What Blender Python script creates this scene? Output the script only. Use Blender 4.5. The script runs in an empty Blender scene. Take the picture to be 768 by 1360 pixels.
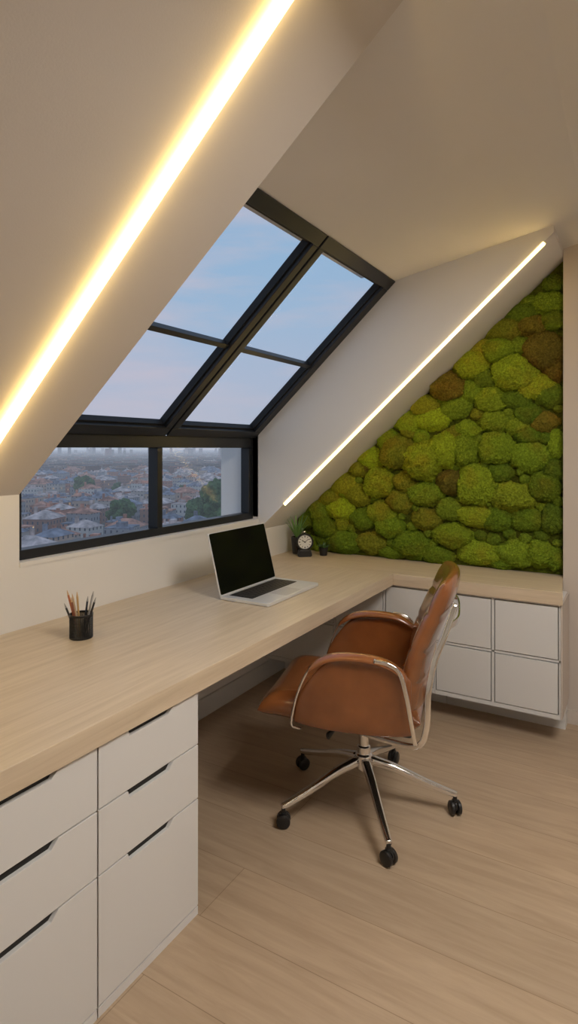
import bpy, bmesh, math, random
from mathutils import Vector, Matrix, noise
random.seed(7)
C = bpy.context.scene.collection
PI = math.pi
F = 790.0; H = 1.41
FW = Vector((0.861, 0.509)); RT = Vector((0.509, -0.861))
def on_x(px, py, X):      # point of the vertical plane x = X
    rf = (px-384)/F; d = X/(FW.x+RT.x*rf)
    return d*(FW.y+RT.y*rf), H-(py-596)/F*d, d

# ---------------------------------------------------------------- materials
def nmat(name):
    m = bpy.data.materials.new(name); m.use_nodes = True
    return m, m.node_tree, m.node_tree.nodes['Principled BSDF']
def simple(name, col, rough=0.5, metal=0.0, spec=0.5, bump=0.0, bscale=200, var=0.0):
    m, t, b = nmat(name)
    b.inputs['Base Color'].default_value = (*col, 1); b.inputs['Roughness'].default_value = rough
    b.inputs['Metallic'].default_value = metal; b.inputs['Specular IOR Level'].default_value = spec
    tc = t.nodes.new('ShaderNodeTexCoord'); n = t.nodes.new('ShaderNodeTexNoise')
    n.inputs['Scale'].default_value = bscale; n.inputs['Detail'].default_value = 3
    t.links.new(tc.outputs['Object'], n.inputs['Vector'])
    if bump:
        bp = t.nodes.new('ShaderNodeBump'); bp.inputs['Strength'].default_value = bump; bp.inputs['Distance'].default_value = 0.002
        t.links.new(n.outputs['Fac'], bp.inputs['Height']); t.links.new(bp.outputs['Normal'], b.inputs['Normal'])
    if var:
        n2 = t.nodes.new('ShaderNodeTexNoise'); n2.inputs['Scale'].default_value = 2.0
        t.links.new(tc.outputs['Object'], n2.inputs['Vector'])
        r = t.nodes.new('ShaderNodeValToRGB')
        r.color_ramp.elements[0].color = (*[c*(1-var) for c in col], 1); r.color_ramp.elements[1].color = (*[min(1, c*(1+var)) for c in col], 1)
        t.links.new(n2.outputs['Fac'], r.inputs['Fac']); t.links.new(r.outputs['Color'], b.inputs['Base Color'])
    return m
def emis(name, col, s):
    m, t, b = nmat(name)
    b.inputs['Base Color'].default_value = (*col, 1)
    b.inputs['Emission Color'].default_value = (*col, 1); b.inputs['Emission Strength'].default_value = s
    return m
def wood(name, c1, c2, along='X', rough=0.45, planks=False, fine=22):
    m, t, b = nmat(name); L = t.links.new
    tc = t.nodes.new('ShaderNodeTexCoord'); mp = t.nodes.new('ShaderNodeMapping')
    mp.inputs['Scale'].default_value = (1.2, fine, fine) if along == 'X' else (fine, 1.2, fine)
    L(tc.outputs['Object'], mp.inputs['Vector'])
    n = t.nodes.new('ShaderNodeTexNoise'); n.inputs['Scale'].default_value = 2.2; n.inputs['Detail'].default_value = 8; n.inputs['Roughness'].default_value = 0.62; n.inputs['Distortion'].default_value = 0.7
    L(mp.outputs['Vector'], n.inputs['Vector'])
    r = t.nodes.new('ShaderNodeValToRGB'); r.color_ramp.elements[0].position = 0.3; r.color_ramp.elements[1].position = 0.72
    r.color_ramp.elements[0].color = (*c1, 1); r.color_ramp.elements[1].color = (*c2, 1)
    L(n.outputs['Fac'], r.inputs['Fac']); col = r.outputs['Color']
    n2 = t.nodes.new('ShaderNodeTexNoise'); n2.inputs['Scale'].default_value = 9; n2.inputs['Detail'].default_value = 6
    L(mp.outputs['Vector'], n2.inputs['Vector'])
    if planks:
        m2 = t.nodes.new('ShaderNodeMapping'); m2.inputs['Rotation'].default_value = (0, 0, PI/2)
        L(tc.outputs['Object'], m2.inputs['Vector'])
        br = t.nodes.new('ShaderNodeTexBrick'); br.offset = 0.37; br.inputs['Scale'].default_value = 1
        br.inputs['Brick Width'].default_value = 3.1; br.inputs['Row Height'].default_value = 0.235
        br.inputs['Mortar Size'].default_value = 0.0013; br.inputs['Mortar Smooth'].default_value = 0.3
        br.inputs['Color1'].default_value = (0.93, 0.93, 0.93, 1); br.inputs['Color2'].default_value = (1.04, 1.03, 1.02, 1); br.inputs['Mortar'].default_value = (0.62, 0.58, 0.54, 1)
        L(m2.outputs['Vector'], br.inputs['Vector'])
        mx = t.nodes.new('ShaderNodeMix'); mx.data_type = 'RGBA'; mx.blend_type = 'MULTIPLY'; mx.inputs[0].default_value = 1
        L(col, mx.inputs[6]); L(br.outputs['Color'], mx.inputs[7]); col = mx.outputs[2]
    L(col, b.inputs['Base Color'])
    bp = t.nodes.new('ShaderNodeBump'); bp.inputs['Strength'].default_value = 0.10; bp.inputs['Distance'].default_value = 0.003
    L(n2.outputs['Fac'], bp.inputs['Height']); L(bp.outputs['Normal'], b.inputs['Normal'])
    b.inputs['Roughness'].default_value = rough
    return m
M = {}
M['wall'] = simple('wall_paint', (0.79, 0.77, 0.745), 0.85, bump=0.05, bscale=300)
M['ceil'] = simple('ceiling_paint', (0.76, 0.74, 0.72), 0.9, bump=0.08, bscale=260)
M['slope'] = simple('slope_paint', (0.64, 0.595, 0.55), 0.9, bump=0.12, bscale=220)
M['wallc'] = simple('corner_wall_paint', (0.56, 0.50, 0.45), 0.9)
M['floor'] = wood('oak_floor', (0.385, 0.285, 0.195), (0.50, 0.385, 0.275), 'Y', 0.42, True, 13)
M['desk'] = wood('oak_desk_long', (0.56, 0.45, 0.32), (0.70, 0.585, 0.44), 'X', .4)
M['desk2'] = wood('oak_desk_return', (0.56, 0.45, 0.32), (0.70, 0.585, 0.44), 'Y', .4)
M['lac'] = simple('white_lacquer', (0.70, 0.70, 0.70), 0.42)
M['dark'] = simple('dark_recess', (0.012, 0.012, 0.012), 0.6)
M['frame'] = simple('black_aluminium', (0.012, 0.014, 0.017), 0.38)
M['frame2'] = simple('black_gasket', (0.006, 0.006, 0.007), 0.6)
M['chrome'] = simple('chrome', (0.85, 0.85, 0.86), 0.12, 1.0)
M['blk'] = simple('black_plastic', (0.012, 0.012, 0.013), 0.35)
M['alu'] = simple('silver_aluminium', (0.74, 0.76, 0.79), 0.35, 0.35)
M['key'] = simple('key_black', (0.02, 0.02, 0.022), 0.5)
M['screen'] = simple('black_screen_glass', (0.004, 0.004, 0.005), 0.14, spec=0.35)
M['dial'] = simple('white_dial', (0.7, 0.7, 0.68), 0.5)
M['leaf'] = simple('leaf_green', (0.17, 0.33, 0.09), 0.5, var=0.4)
M['leafd'] = simple('leaf_dark_green', (0.07, 0.15, 0.04), 0.5, var=0.4)
M['soil'] = simple('dark_soil', (0.03, 0.02, 0.015), 0.95)
M['led'] = emis('led_diffuser_near', (1.0, 0.71, 0.27), 9)
M['led2'] = emis('led_diffuser_far', (1.0, 0.68, 0.22), 15)
def leather():
    m, t, b = nmat('cognac_leather'); L = t.links.new
    tc = t.nodes.new('ShaderNodeTexCoord'); n = t.nodes.new('ShaderNodeTexNoise'); n.inputs['Scale'].default_value = 6; n.inputs['Detail'].default_value = 4
    L(tc.outputs['Object'], n.inputs['Vector']); r = t.nodes.new('ShaderNodeValToRGB')
    r.color_ramp.elements[0].position = .3; r.color_ramp.elements[1].position = .7
    r.color_ramp.elements[0].color = (0.195, 0.062, 0.017, 1); r.color_ramp.elements[1].color = (0.295, 0.100, 0.028, 1)
    L(n.outputs['Fac'], r.inputs['Fac']); L(r.outputs['Color'], b.inputs['Base Color'])
    v = t.nodes.new('ShaderNodeTexVoronoi'); v.inputs['Scale'].default_value = 300; L(tc.outputs['Object'], v.inputs['Vector'])
    a = t.nodes.new('ShaderNodeMath'); a.operation = 'MULTIPLY_ADD'; a.inputs[1].default_value = 3.0
    L(n.outputs['Fac'], a.inputs[0]); L(v.outputs['Distance'], a.inputs[2])
    bp = t.nodes.new('ShaderNodeBump'); bp.inputs['Strength'].default_value = 0.10; bp.inputs['Distance'].default_value = 0.002
    L(a.outputs[0], bp.inputs['Height']); L(bp.outputs['Normal'], b.inputs['Normal'])
    b.inputs['Roughness'].default_value = 0.24; b.inputs['Specular IOR Level'].default_value = .7
    b.inputs['Coat Weight'].default_value = .8; b.inputs['Coat Roughness'].default_value = .12
    return m
M['leather'] = leather()
def mossmat():
    m, t, b = nmat('moss'); L = t.links.new
    oi = t.nodes.new('ShaderNodeObjectInfo')
    g = t.nodes.new('ShaderNodeNewGeometry')
    n = t.nodes.new('ShaderNodeTexNoise'); n.inputs['Scale'].default_value = 85; n.inputs['Detail'].default_value = 8; n.inputs['Roughness'].default_value = .9
    L(g.outputs['Position'], n.inputs['Vector'])
    r = t.nodes.new('ShaderNodeValToRGB'); r.color_ramp.elements[0].position = .36; r.color_ramp.elements[1].position = .64
    r.color_ramp.elements[0].color = (0.36, 0.38, 0.34, 1); r.color_ramp.elements[1].color = (1.8, 1.7, 1.4, 1)
    L(n.outputs['Fac'], r.inputs['Fac'])
    mx = t.nodes.new('ShaderNodeMix'); mx.data_type = 'RGBA'; mx.blend_type = 'MULTIPLY'; mx.inputs[0].default_value = 1
    L(oi.outputs['Color'], mx.inputs[6]); L(r.outputs['Color'], mx.inputs[7])
    n3 = t.nodes.new('ShaderNodeTexNoise'); n3.inputs['Scale'].default_value = 7; n3.inputs['Detail'].default_value = 3; L(g.outputs['Position'], n3.inputs['Vector'])
    r3 = t.nodes.new('ShaderNodeValToRGB'); r3.color_ramp.elements[0].position = .5; r3.color_ramp.elements[1].position = .7
    r3.color_ramp.elements[0].color = (1, 1, 1, 1); r3.color_ramp.elements[1].color = (1.15, .80, .9, 1); L(n3.outputs['Fac'], r3.inputs['Fac'])
    mx2 = t.nodes.new('ShaderNodeMix'); mx2.data_type = 'RGBA'; mx2.blend_type = 'MULTIPLY'; mx2.inputs[0].default_value = .8
    L(mx.outputs[2], mx2.inputs[6]); L(r3.outputs['Color'], mx2.inputs[7]); L(mx2.outputs[2], b.inputs['Base Color'])
    v = t.nodes.new('ShaderNodeTexNoise'); v.inputs['Scale'].default_value = 260; v.inputs['Detail'].default_value = 5; L(g.outputs['Position'], v.inputs['Vector'])
    bp = t.nodes.new('ShaderNodeBump'); bp.inputs['Strength'].default_value = 1.0; bp.inputs['Distance'].default_value = 0.018
    L(v.outputs['Fac'], bp.inputs['Height']); L(bp.outputs['Normal'], b.inputs['Normal'])
    b.inputs['Roughness'].default_value = 1.0; b.inputs['Specular IOR Level'].default_value = 0.1
    return m
M['moss'] = mossmat()
def glassmat():
    m = bpy.data.materials.new('window_glass'); m.use_nodes = True; t = m.node_tree; t.nodes.clear()
    o = t.nodes.new('ShaderNodeOutputMaterial'); mx = t.nodes.new('ShaderNodeMixShader'); fr = t.nodes.new('ShaderNodeLayerWeight')
    fr.inputs['Blend'].default_value = 0.5
    p = t.nodes.new('ShaderNodeMath'); p.operation = 'POWER'; p.inputs[1].default_value = 5
    q = t.nodes.new('ShaderNodeMath'); q.operation = 'MULTIPLY_ADD'; q.inputs[1].default_value = .6; q.inputs[2].default_value = .014
    tr = t.nodes.new('ShaderNodeBsdfTransparent'); tr.inputs['Color'].default_value = (0.98, 0.99, 1, 1); gl = t.nodes.new('ShaderNodeBsdfGlossy'); gl.inputs['Roughness'].default_value = 0.12
    t.links.new(fr.outputs['Facing'], p.inputs[0]); t.links.new(p.outputs[0], q.inputs[0])
    t.links.new(q.outputs[0], mx.inputs[0]); t.links.new(tr.outputs[0], mx.inputs[1]); t.links.new(gl.outputs[0], mx.inputs[2]); t.links.new(mx.outputs[0], o.inputs[0])
    return m
M['glass'] = glassmat()
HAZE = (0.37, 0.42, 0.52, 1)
def citymat(name, kind, attr=False, col=(.2, .2, .2)):
    m, t, b = nmat(name); L = t.links.new; N = t.nodes
    out = N['Material Output']
    def math_(op, a, b_=None, c=None):
        q = N.new('ShaderNodeMath'); q.operation = op
        for i, x in enumerate((a, b_, c)):
            if x is None: continue
            if isinstance(x, (int, float)): q.inputs[i].default_value = x
            else: L(x, q.inputs[i])
        return q.outputs[0]
    g = N.new('ShaderNodeNewGeometry')
    if attr:
        at = N.new('ShaderNodeAttribute'); at.attribute_name = 'Col'; base = at.outputs['Color']
    elif kind == 'wall':
        base = N.new('ShaderNodeObjectInfo').outputs['Color']
    else:
        rgb = N.new('ShaderNodeRGB'); rgb.outputs[0].default_value = (*col, 1); base = rgb.outputs[0]
    b.inputs['Roughness'].default_value = 0.8
    if kind == 'wall':
        tc = N.new('ShaderNodeTexCoord'); sp = N.new('ShaderNodeSeparateXYZ'); L(tc.outputs['Object'], sp.inputs[0])
        hh = math_('ADD', sp.outputs[0], sp.outputs[1])
        u = math_('DIVIDE', hh, 2.4); v = math_('DIVIDE', sp.outputs[2], 2.9)
        fu = math_('FRACT', u); fv = math_('FRACT', v)
        mu = math_('MULTIPLY', math_('GREATER_THAN', fu, .3), math_('LESS_THAN', fu, .62))
        mv = math_('MULTIPLY', math_('GREATER_THAN', fv, .3), math_('LESS_THAN', fv, .75))
        ns = N.new('ShaderNodeSeparateXYZ'); L(g.outputs['Normal'], ns.inputs[0])
        side = math_('LESS_THAN', math_('ABSOLUTE', ns.outputs[2]), .3)
        mask = math_('MULTIPLY', math_('MULTIPLY', mu, mv), side)
        cb = N.new('ShaderNodeCombineXYZ'); L(math_('FLOOR', u), cb.inputs[0]); L(math_('FLOOR', v), cb.inputs[1])
        oi = N.new('ShaderNodeObjectInfo'); L(math_('MULTIPLY', oi.outputs['Random'], 99.0), cb.inputs[2])
        wn = N.new('ShaderNodeTexWhiteNoise'); L(cb.outputs[0], wn.inputs['Vector'])
        lit = math_('MULTIPLY', mask, math_('GREATER_THAN', wn.outputs['Value'], .965))
        mx = N.new('ShaderNodeMix'); mx.data_type = 'RGBA'; L(mask, mx.inputs[0]); L(base, mx.inputs[6]); mx.inputs[7].default_value = (.10, .11, .14, 1)
        base = mx.outputs[2]
        b.inputs['Emission Color'].default_value = (1, .62, .28, 1); L(math_('MULTIPLY', lit, 0.6), b.inputs['Emission Strength'])
    else:
        n = N.new('ShaderNodeTexNoise'); n.inputs['Scale'].default_value = .25; n.inputs['Detail'].default_value = 8; L(g.outputs['Position'], n.inputs['Vector'])
        mx = N.new('ShaderNodeMix'); mx.data_type = 'RGBA'; mx.blend_type = 'MULTIPLY'; mx.inputs[0].default_value = 1
        r = N.new('ShaderNodeValToRGB'); r.color_ramp.elements[0].position = .35; r.color_ramp.elements[1].position = .7
        r.color_ramp.elements[0].color = (.45, .45, .45, 1); r.color_ramp.elements[1].color = (1.5, 1.5, 1.5, 1); L(n.outputs['Fac'], r.inputs['Fac'])
        L(base, mx.inputs[6]); L(r.outputs['Color'], mx.inputs[7]); base = mx.outputs[2]
    L(base, b.inputs['Base Color'])
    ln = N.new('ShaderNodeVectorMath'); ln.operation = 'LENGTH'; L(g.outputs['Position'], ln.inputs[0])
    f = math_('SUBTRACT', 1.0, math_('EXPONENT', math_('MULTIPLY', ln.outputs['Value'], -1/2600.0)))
    em = N.new('ShaderNodeEmission'); em.inputs['Color'].default_value = HAZE  # aerial haze painted into the city materials as glow, stronger away from the origin
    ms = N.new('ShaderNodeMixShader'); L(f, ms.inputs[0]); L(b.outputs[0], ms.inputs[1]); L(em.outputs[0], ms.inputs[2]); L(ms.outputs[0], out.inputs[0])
    return m
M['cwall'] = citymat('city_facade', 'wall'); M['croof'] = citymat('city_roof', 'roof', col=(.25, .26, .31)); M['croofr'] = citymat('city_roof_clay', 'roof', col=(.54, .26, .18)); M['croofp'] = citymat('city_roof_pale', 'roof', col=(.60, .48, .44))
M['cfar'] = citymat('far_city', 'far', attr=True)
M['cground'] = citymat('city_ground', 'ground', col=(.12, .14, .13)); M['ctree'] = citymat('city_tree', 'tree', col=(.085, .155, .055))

# ---------------------------------------------------------------- mesh helpers
def box(bm, x0, x1, y0, y1, z0, z1):
    vs = [bm.verts.new(p) for p in ((x0,y0,z0),(x1,y0,z0),(x1,y1,z0),(x0,y1,z0),(x0,y0,z1),(x1,y0,z1),(x1,y1,z1),(x0,y1,z1))]
    for f in ((0,3,2,1),(4,5,6,7),(0,1,5,4),(1,2,6,5),(2,3,7,6),(3,0,4,7)): bm.faces.new([vs[i] for i in f])
def prism(bm, poly, a0, a1, axis='X'):     # poly in the other two axes
    def P(u, v, a): return (a, u, v) if axis == 'X' else ((u, a, v) if axis == 'Y' else (u, v, a))
    A = [bm.verts.new(P(u, v, a0)) for u, v in poly]; B = [bm.verts.new(P(u, v, a1)) for u, v in poly]
    bm.faces.new(A); bm.faces.new(B[::-1]); n = len(poly)
    for i in range(n): bm.faces.new((A[i], B[i], B[(i+1) % n], A[(i+1) % n]))
def lathe(bm, prof, cx=0, cy=0, n=32):
    rings = []
    for r, z in prof:
        if r < 1e-5: rings.append([bm.verts.new((cx, cy, z))])
        else: rings.append([bm.verts.new((cx+r*math.cos(2*PI*i/n), cy+r*math.sin(2*PI*i/n), z)) for i in range(n)])
    for a, b in zip(rings, rings[1:]):
        for i in range(n):
            j = (i+1) % n
            if len(a) == 1 and len(b) == 1: continue
            if len(a) == 1: bm.faces.new((a[0], b[i], b[j]))
            elif len(b) == 1: bm.faces.new((a[i], a[j], b[0]))
            else: bm.faces.new((a[i], a[j], b[j], b[i]))
def sweep(bm, pts, a, b, side, n=12, pw=1.0):
    rings = []; N = len(pts)
    for k, p in enumerate(pts):
        p = Vector(p); T = (Vector(pts[min(k+1, N-1)])-Vector(pts[max(k-1, 0)])).normalized()
        S = Vector(side); S = (S-T*S.dot(T)).normalized(); B = T.cross(S)
        aa = a[k] if isinstance(a, (list, tuple)) else a; bb = b[k] if isinstance(b, (list, tuple)) else b
        ring = []
        for i in range(n):
            th = 2*PI*i/n; c, s = math.cos(th), math.sin(th)
            ring.append(bm.verts.new(p+S*aa*math.copysign(abs(c)**pw, c)+B*bb*math.copysign(abs(s)**pw, s)))
        rings.append(ring)
    for r1, r2 in zip(rings, rings[1:]):
        for i in range(n): bm.faces.new((r1[i], r1[(i+1) % n], r2[(i+1) % n], r2[i]))
    bm.faces.new(rings[0][::-1]); bm.faces.new(rings[-1])
def spline(P, k=6):
    P = [Vector(p) for p in P]; out = []
    Q = [2*P[0]-P[1]]+P+[2*P[-1]-P[-2]]
    for i in range(1, len(Q)-2):
        for j in range(k):
            t = j/k; a, b, c, d = Q[i-1], Q[i], Q[i+1], Q[i+2]
            out.append(.5*((2*b)+(c-a)*t+(2*a-5*b+4*c-d)*t*t+(-a+3*b-3*c+d)*t**3))
    return out+[P[-1]]
def pillow(bm, S, Hf, ns=40, nt=30, p=6):
    e = 1e-3; top = []; bot = []
    for i in range(ns+1):
        s = .5-.5*math.cos(PI*i/ns); a = []; c = []
        for j in range(nt+1):
            t = -math.cos(PI*j/nt)
            ds = S(min(1, s+e), t)-S(max(0, s-e), t); dt = S(s, min(1, t+e))-S(s, max(-1, t-e))
            nn = ds.cross(dt).normalized()
            ed = math.sqrt(max(0, (1-abs(2*s-1)**p)*(1-abs(t)**p)))
            q = S(s, t); h = Hf(s, t)*ed
            a.append(bm.verts.new(q+nn*h)); c.append(bm.verts.new(q-nn*h))
        top.append(a); bot.append(c)
    for i in range(ns):
        for j in range(nt):
            bm.faces.new((top[i][j], top[i][j+1], top[i+1][j+1], top[i+1][j])); bm.faces.new((bot[i][j], bot[i+1][j], bot[i+1][j+1], bot[i][j+1]))
    bmesh.ops.remove_doubles(bm, verts=bm.verts, dist=1e-6)
def mesh(name, bm, mats, parent=None, smooth=False, bevel=0.0, world=False, recalc=True):
    if recalc: bmesh.ops.recalc_face_normals(bm, faces=bm.faces)
    if world and parent is not None:
        p = parent; mats_ = []
        while p is not None:
            mats_.append(Matrix.Translation(p.location) @ p.rotation_euler.to_matrix().to_4x4()); p = p.parent
        W = Matrix.Identity(4)
        for q in reversed(mats_): W = W @ q
        bm.transform(W.inverted())
    me = bpy.data.meshes.new(name); bm.to_mesh(me); bm.free()
    o = bpy.data.objects.new(name, me); C.objects.link(o)
    for mm in (mats if isinstance(mats, list) else [mats]): me.materials.append(mm)
    if smooth:
        for p in me.polygons: p.use_smooth = True
    if bevel:
        md = o.modifiers.new('bevel', 'BEVEL'); md.width = bevel; md.segments = 3; md.limit_method = 'ANGLE'; md.angle_limit = math.radians(40)
        for p in me.polygons: p.use_smooth = True
        w = o.modifiers.new('wn', 'WEIGHTED_NORMAL'); w.keep_sharp = True
    if parent is not None: o.parent = parent
    return o
def thing(name, label, cat, loc=(0, 0, 0), rz=0, group=None):
    o = bpy.data.objects.new(name, None); C.objects.link(o); o.location = loc; o.rotation_euler = (0, 0, rz); o.empty_display_size = .1
    return tag(o, label, cat, group)
def tag(o, label, cat, group=None):
    if label: o['label'] = label
    if cat: o['category'] = cat
    if group: o['group'] = group
    return o
def struct(o, label=None, cat=None):
    o['kind'] = 'structure'; return tag(o, label, cat)
def boxes(name, L, mat, parent=None, bevel=0, world=False):
    bm = bmesh.new()
    for b in L: box(bm, *b)
    return mesh(name, bm, mat, parent, bevel=bevel, world=world, recalc=False)

# ---------------------------------------------------------------- room shell
XN, XC = 1.39, 2.99            # window opening from / to
YW = 1.985                      # window wall face
TS = 0.92; TN = 0.85; TM = 0.91
o = boxes('floor', [(-1.7, 3.95, -2.4, 2.14, -0.12, 0)], M['floor']); struct(o, 'light oak plank floor', 'floor')
o = boxes('wall_left', [(-1.7, 3.95, YW, 2.14, 0, .985), (-1.7, XN, YW, 2.14, .985, 1.30), (XC, 3.95, YW, 2.14, .985, 1.50)], M['wall'])
struct(o, 'pale painted low wall under the window and above the desk', 'wall')
o = boxes('wall_back', [(-1.8, -1.7, -2.4, 2.14, 0, 3.0)], M['wall']); struct(o, 'painted wall behind the viewer', 'wall')
o = boxes('wall_right', [(-1.8, 3.95, -2.5, -2.4, 0, 3.2)], M['wall']); struct(o, 'painted wall at the right of the room', 'wall')
YR = .345
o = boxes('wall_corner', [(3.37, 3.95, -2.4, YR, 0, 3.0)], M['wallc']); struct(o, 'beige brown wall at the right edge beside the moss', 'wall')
bm = bmesh.new(); prism(bm, [(YR, .742), (YW, .742), (YW, 1.36), (1.10, 2.22), (YR, 2.70)], 3.5, 3.95); box(bm, 3.85, 3.95, YR, YW, 0, .742)
o = mesh('wall_end', bm, M['wall']); struct(o, 'end wall behind the moss', 'wall')
o = boxes('wall_outer', [(3.0, 3.14, 2.141, 2.27, .80, 1.50)], M['wall']); struct(o, 'pale outer wall pier seen through the right low pane', 'wall')
# near sloped ceiling
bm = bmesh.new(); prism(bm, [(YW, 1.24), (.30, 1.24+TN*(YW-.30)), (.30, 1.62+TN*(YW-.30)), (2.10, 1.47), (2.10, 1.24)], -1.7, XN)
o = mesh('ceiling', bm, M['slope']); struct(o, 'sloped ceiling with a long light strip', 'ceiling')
# upper ceiling sheet
bm = bmesh.new(); g = []
xs = [-1.8+5.75*i/30 for i in range(31)]; ys = [1.12-3.6*j/40 for j in range(41)]
def cz(x, y):
    dy = 1.104-y
    k = .19+.1*max(0, min(1.6, 2.99-x))
    return 2.3+k*(dy if dy < .9 else .9+.25*(dy-.9))
for x in xs: g.append([bm.verts.new((x, y, cz(x, y))) for y in ys])
for i in range(30):
    for j in range(40): bm.faces.new((g[i][j], g[i][j+1], g[i+1][j+1], g[i+1][j]))
ext = bmesh.ops.extrude_face_region(bm, geom=list(bm.faces))
bmesh.ops.translate(bm, vec=(0, 0, .12), verts=[v for v in ext['geom'] if isinstance(v, bmesh.types.BMVert)])
o = mesh('ceiling', bm, M['ceil']); struct(o, 'upper ceiling rising gently away from the skylight', 'ceiling')
# sloped bulkhead = right cheek of the window and soffit over the moss
def zs(y): return .92+TM*(YW-y)
bm = bmesh.new(); prism(bm, [(YW, zs(YW)), (YR, zs(YR)), (YR, 2.75), (1.05, 2.75), (1.05, 2.42), (1.104, 2.37), (2.05, 1.50), (2.05, 1.0), (YW, 1.0)], XC, 3.5)
o = mesh('wall_cheek', bm, M['wall']); struct(o, 'white slanted cheek wall between skylight and moss', 'wall')
o = boxes('trim_1', [(XN-.02, XC+.02, 1.10, 1.32, 2.345, 2.5)], M['ceil']); struct(o, 'header above the skylight', 'trim')
o = boxes('baseboard_left', [(1.42, 3.36, YW-.012, YW, 0, .10)], M['lac']); struct(o, 'white baseboard under the desk', 'baseboard')
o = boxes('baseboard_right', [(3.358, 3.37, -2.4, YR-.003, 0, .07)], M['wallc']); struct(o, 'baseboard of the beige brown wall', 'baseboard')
o = boxes('trim_2', [(XN, XC, YW-.004, 2.06, .970, .987)], M['wall']); struct(o, 'thin white window sill', 'sill')

# ---------------------------------------------------------------- windows
Y0 = 2.02
w1 = struct(thing('window_1', 'low black framed vertical window looking over the city', 'window', (XN, Y0, .987)))
ZT = 1.455; XM = 2.175
boxes('window_frame', [(XN, XC, Y0, Y0+.06, .987, 1.025), (XN, XC, Y0, Y0+.06, ZT-.04, ZT+.02), (XN, XN+.035, Y0, Y0+.06, 1.025, ZT-.04), (XC-.045, XC, Y0, Y0+.06, 1.025, ZT-.04)], M['frame'], w1, bevel=.003, world=True)
boxes('window_mullion', [(XM-.018, XM+.018, Y0-.004, Y0+.058, 1.024, ZT-.039)], M['frame'], w1, bevel=.003, world=True)
def quad(name, pts, parent):
    bm = bmesh.new(); bm.faces.new([bm.verts.new(p) for p in pts]); return mesh(name, bm, M['glass'], parent, world=True)
for a, b in ((XN+.03, XM-.015), (XM+.015, XC-.04)):
    quad('window_pane', [(a, Y0+.03, 1.02), (b, Y0+.03, 1.02), (b, Y0+.03, ZT-.035), (a, Y0+.03, ZT-.035)], w1)
# sloped lights, built in (u along x, v up the slope, w outwards)
sv = Vector((0, -1, TS)).normalized(); nv = Vector((0, TS, 1)).normalized(); O = Vector((0, YW+.015, 1.475))
LV = 1.205
def sbox(bm, u0, u1, v0, v1, w0, w1_):
    vs = [bm.verts.new(Vector((u, 0, 0))+O+sv*v+nv*w) for w in (w0, w1_) for v in (v0, v1) for u in ((u0, u1) if v == v0 else (u1, u0))]
    for f in ((0,1,2,3),(7,6,5,4),(0,4,5,1),(1,5,6,2),(2,6,7,3),(3,7,4,0)): bm.faces.new([vs[i] for i in f])
def skylight(name, label, u0, u1, sl, sr):
    r = struct(thing(name, label, 'window', (u0, YW, 1.475)))
    bm = bmesh.new()
    sbox(bm, u0, u1, -.005, .05, 0, .06); sbox(bm, u0, u1, LV-.06, LV, 0, .06); sbox(bm, u0, u0+sl, .05, LV-.06, 0, .06); sbox(bm, u1-sr, u1, .05, LV-.06, 0, .06)
    mesh('window_frame', bm, M['frame'], r, bevel=.003, world=True)
    bm = bmesh.new(); s = .010
    sbox(bm, u0+sl, u1-sr, .05, .05+s, .018, .05); sbox(bm, u0+sl, u1-sr, LV-.06-s, LV-.06, .018, .05)
    sbox(bm, u0+sl, u0+sl+s, .05+s, LV-.06-s, .018, .05); sbox(bm, u1-sr-s, u1-sr, .05+s, LV-.06-s, .018, .05)
    mesh('window_sash', bm, M['frame2'], r, world=True)
    vb = (YW+.015-1.585)/.736
    bm = bmesh.new(); sbox(bm, u0+sl, u1-sr, vb-.012, vb+.012, .012, .045); mesh('glazing_bar', bm, M['frame'], r, bevel=.002, world=True)
    for v0, v1 in ((.055, vb-.01), (vb+.01, LV-.065)):
        bm = bmesh.new(); bm.faces.new([bm.verts.new(Vector((u, 0, 0))+O+sv*v+nv*.036) for u, v in ((u0+sl, v0), (u1-sr, v0), (u1-sr, v1), (u0+sl, v1))])
        mesh('window_pane', bm, M['glass'], r, world=True)
skylight('window_2', 'larger left half of the black framed sloping skylight', XN, 2.198, .05, .042)
skylight('window_3', 'right half of the black framed sloping skylight beside the white cheek', 2.210, XC, .042, .065)
bm = bmesh.new(); sbox(bm, 2.196, 2.212, -.005, LV, .012, .06)
o = mesh('trim_3', bm, M['frame2']); struct(o, 'black joint between the two skylight halves', 'trim')
# light strips
nn = Vector((0, -TN, -1)).normalized()
def led(name, p0, p1, side, a, b, mat, label):
    r = thing(name, label, 'light strip', p0)
    bm = bmesh.new(); sweep(bm, [p0, p1], a, b, side, 16, .9); mesh('diffuser', bm, mat, r, smooth=False, world=True)
    for q in (p0, p1):
        d = (Vector(p1)-Vector(p0)).normalized(); bm = bmesh.new(); sweep(bm, [Vector(q)-d*.002, Vector(q)+d*.002], a*1.05, b*1.05, side, 16, .9); mesh('end_cap', bm, M['dial'], r, world=True)
P = lambda y: Vector((1.132-.055*(1.75-y)/1.09, y, 1.24+TN*(YW-y)))+nn*.014
led('light_strip', P(YW-.04), P(.42), (1, 0, 0), .0150, .0150, M['led'], 'long wide glowing warm light strip set in the near sloped ceiling')
P2 = lambda y: Vector((XC+.002, y, zs(y)-.006))
led('light_strip', P2(1.80), P2(.385), (1, 0, 0), .0068, .0075, M['led2'], 'thin warm light strip along the slanted edge above the moss wall')

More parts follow.
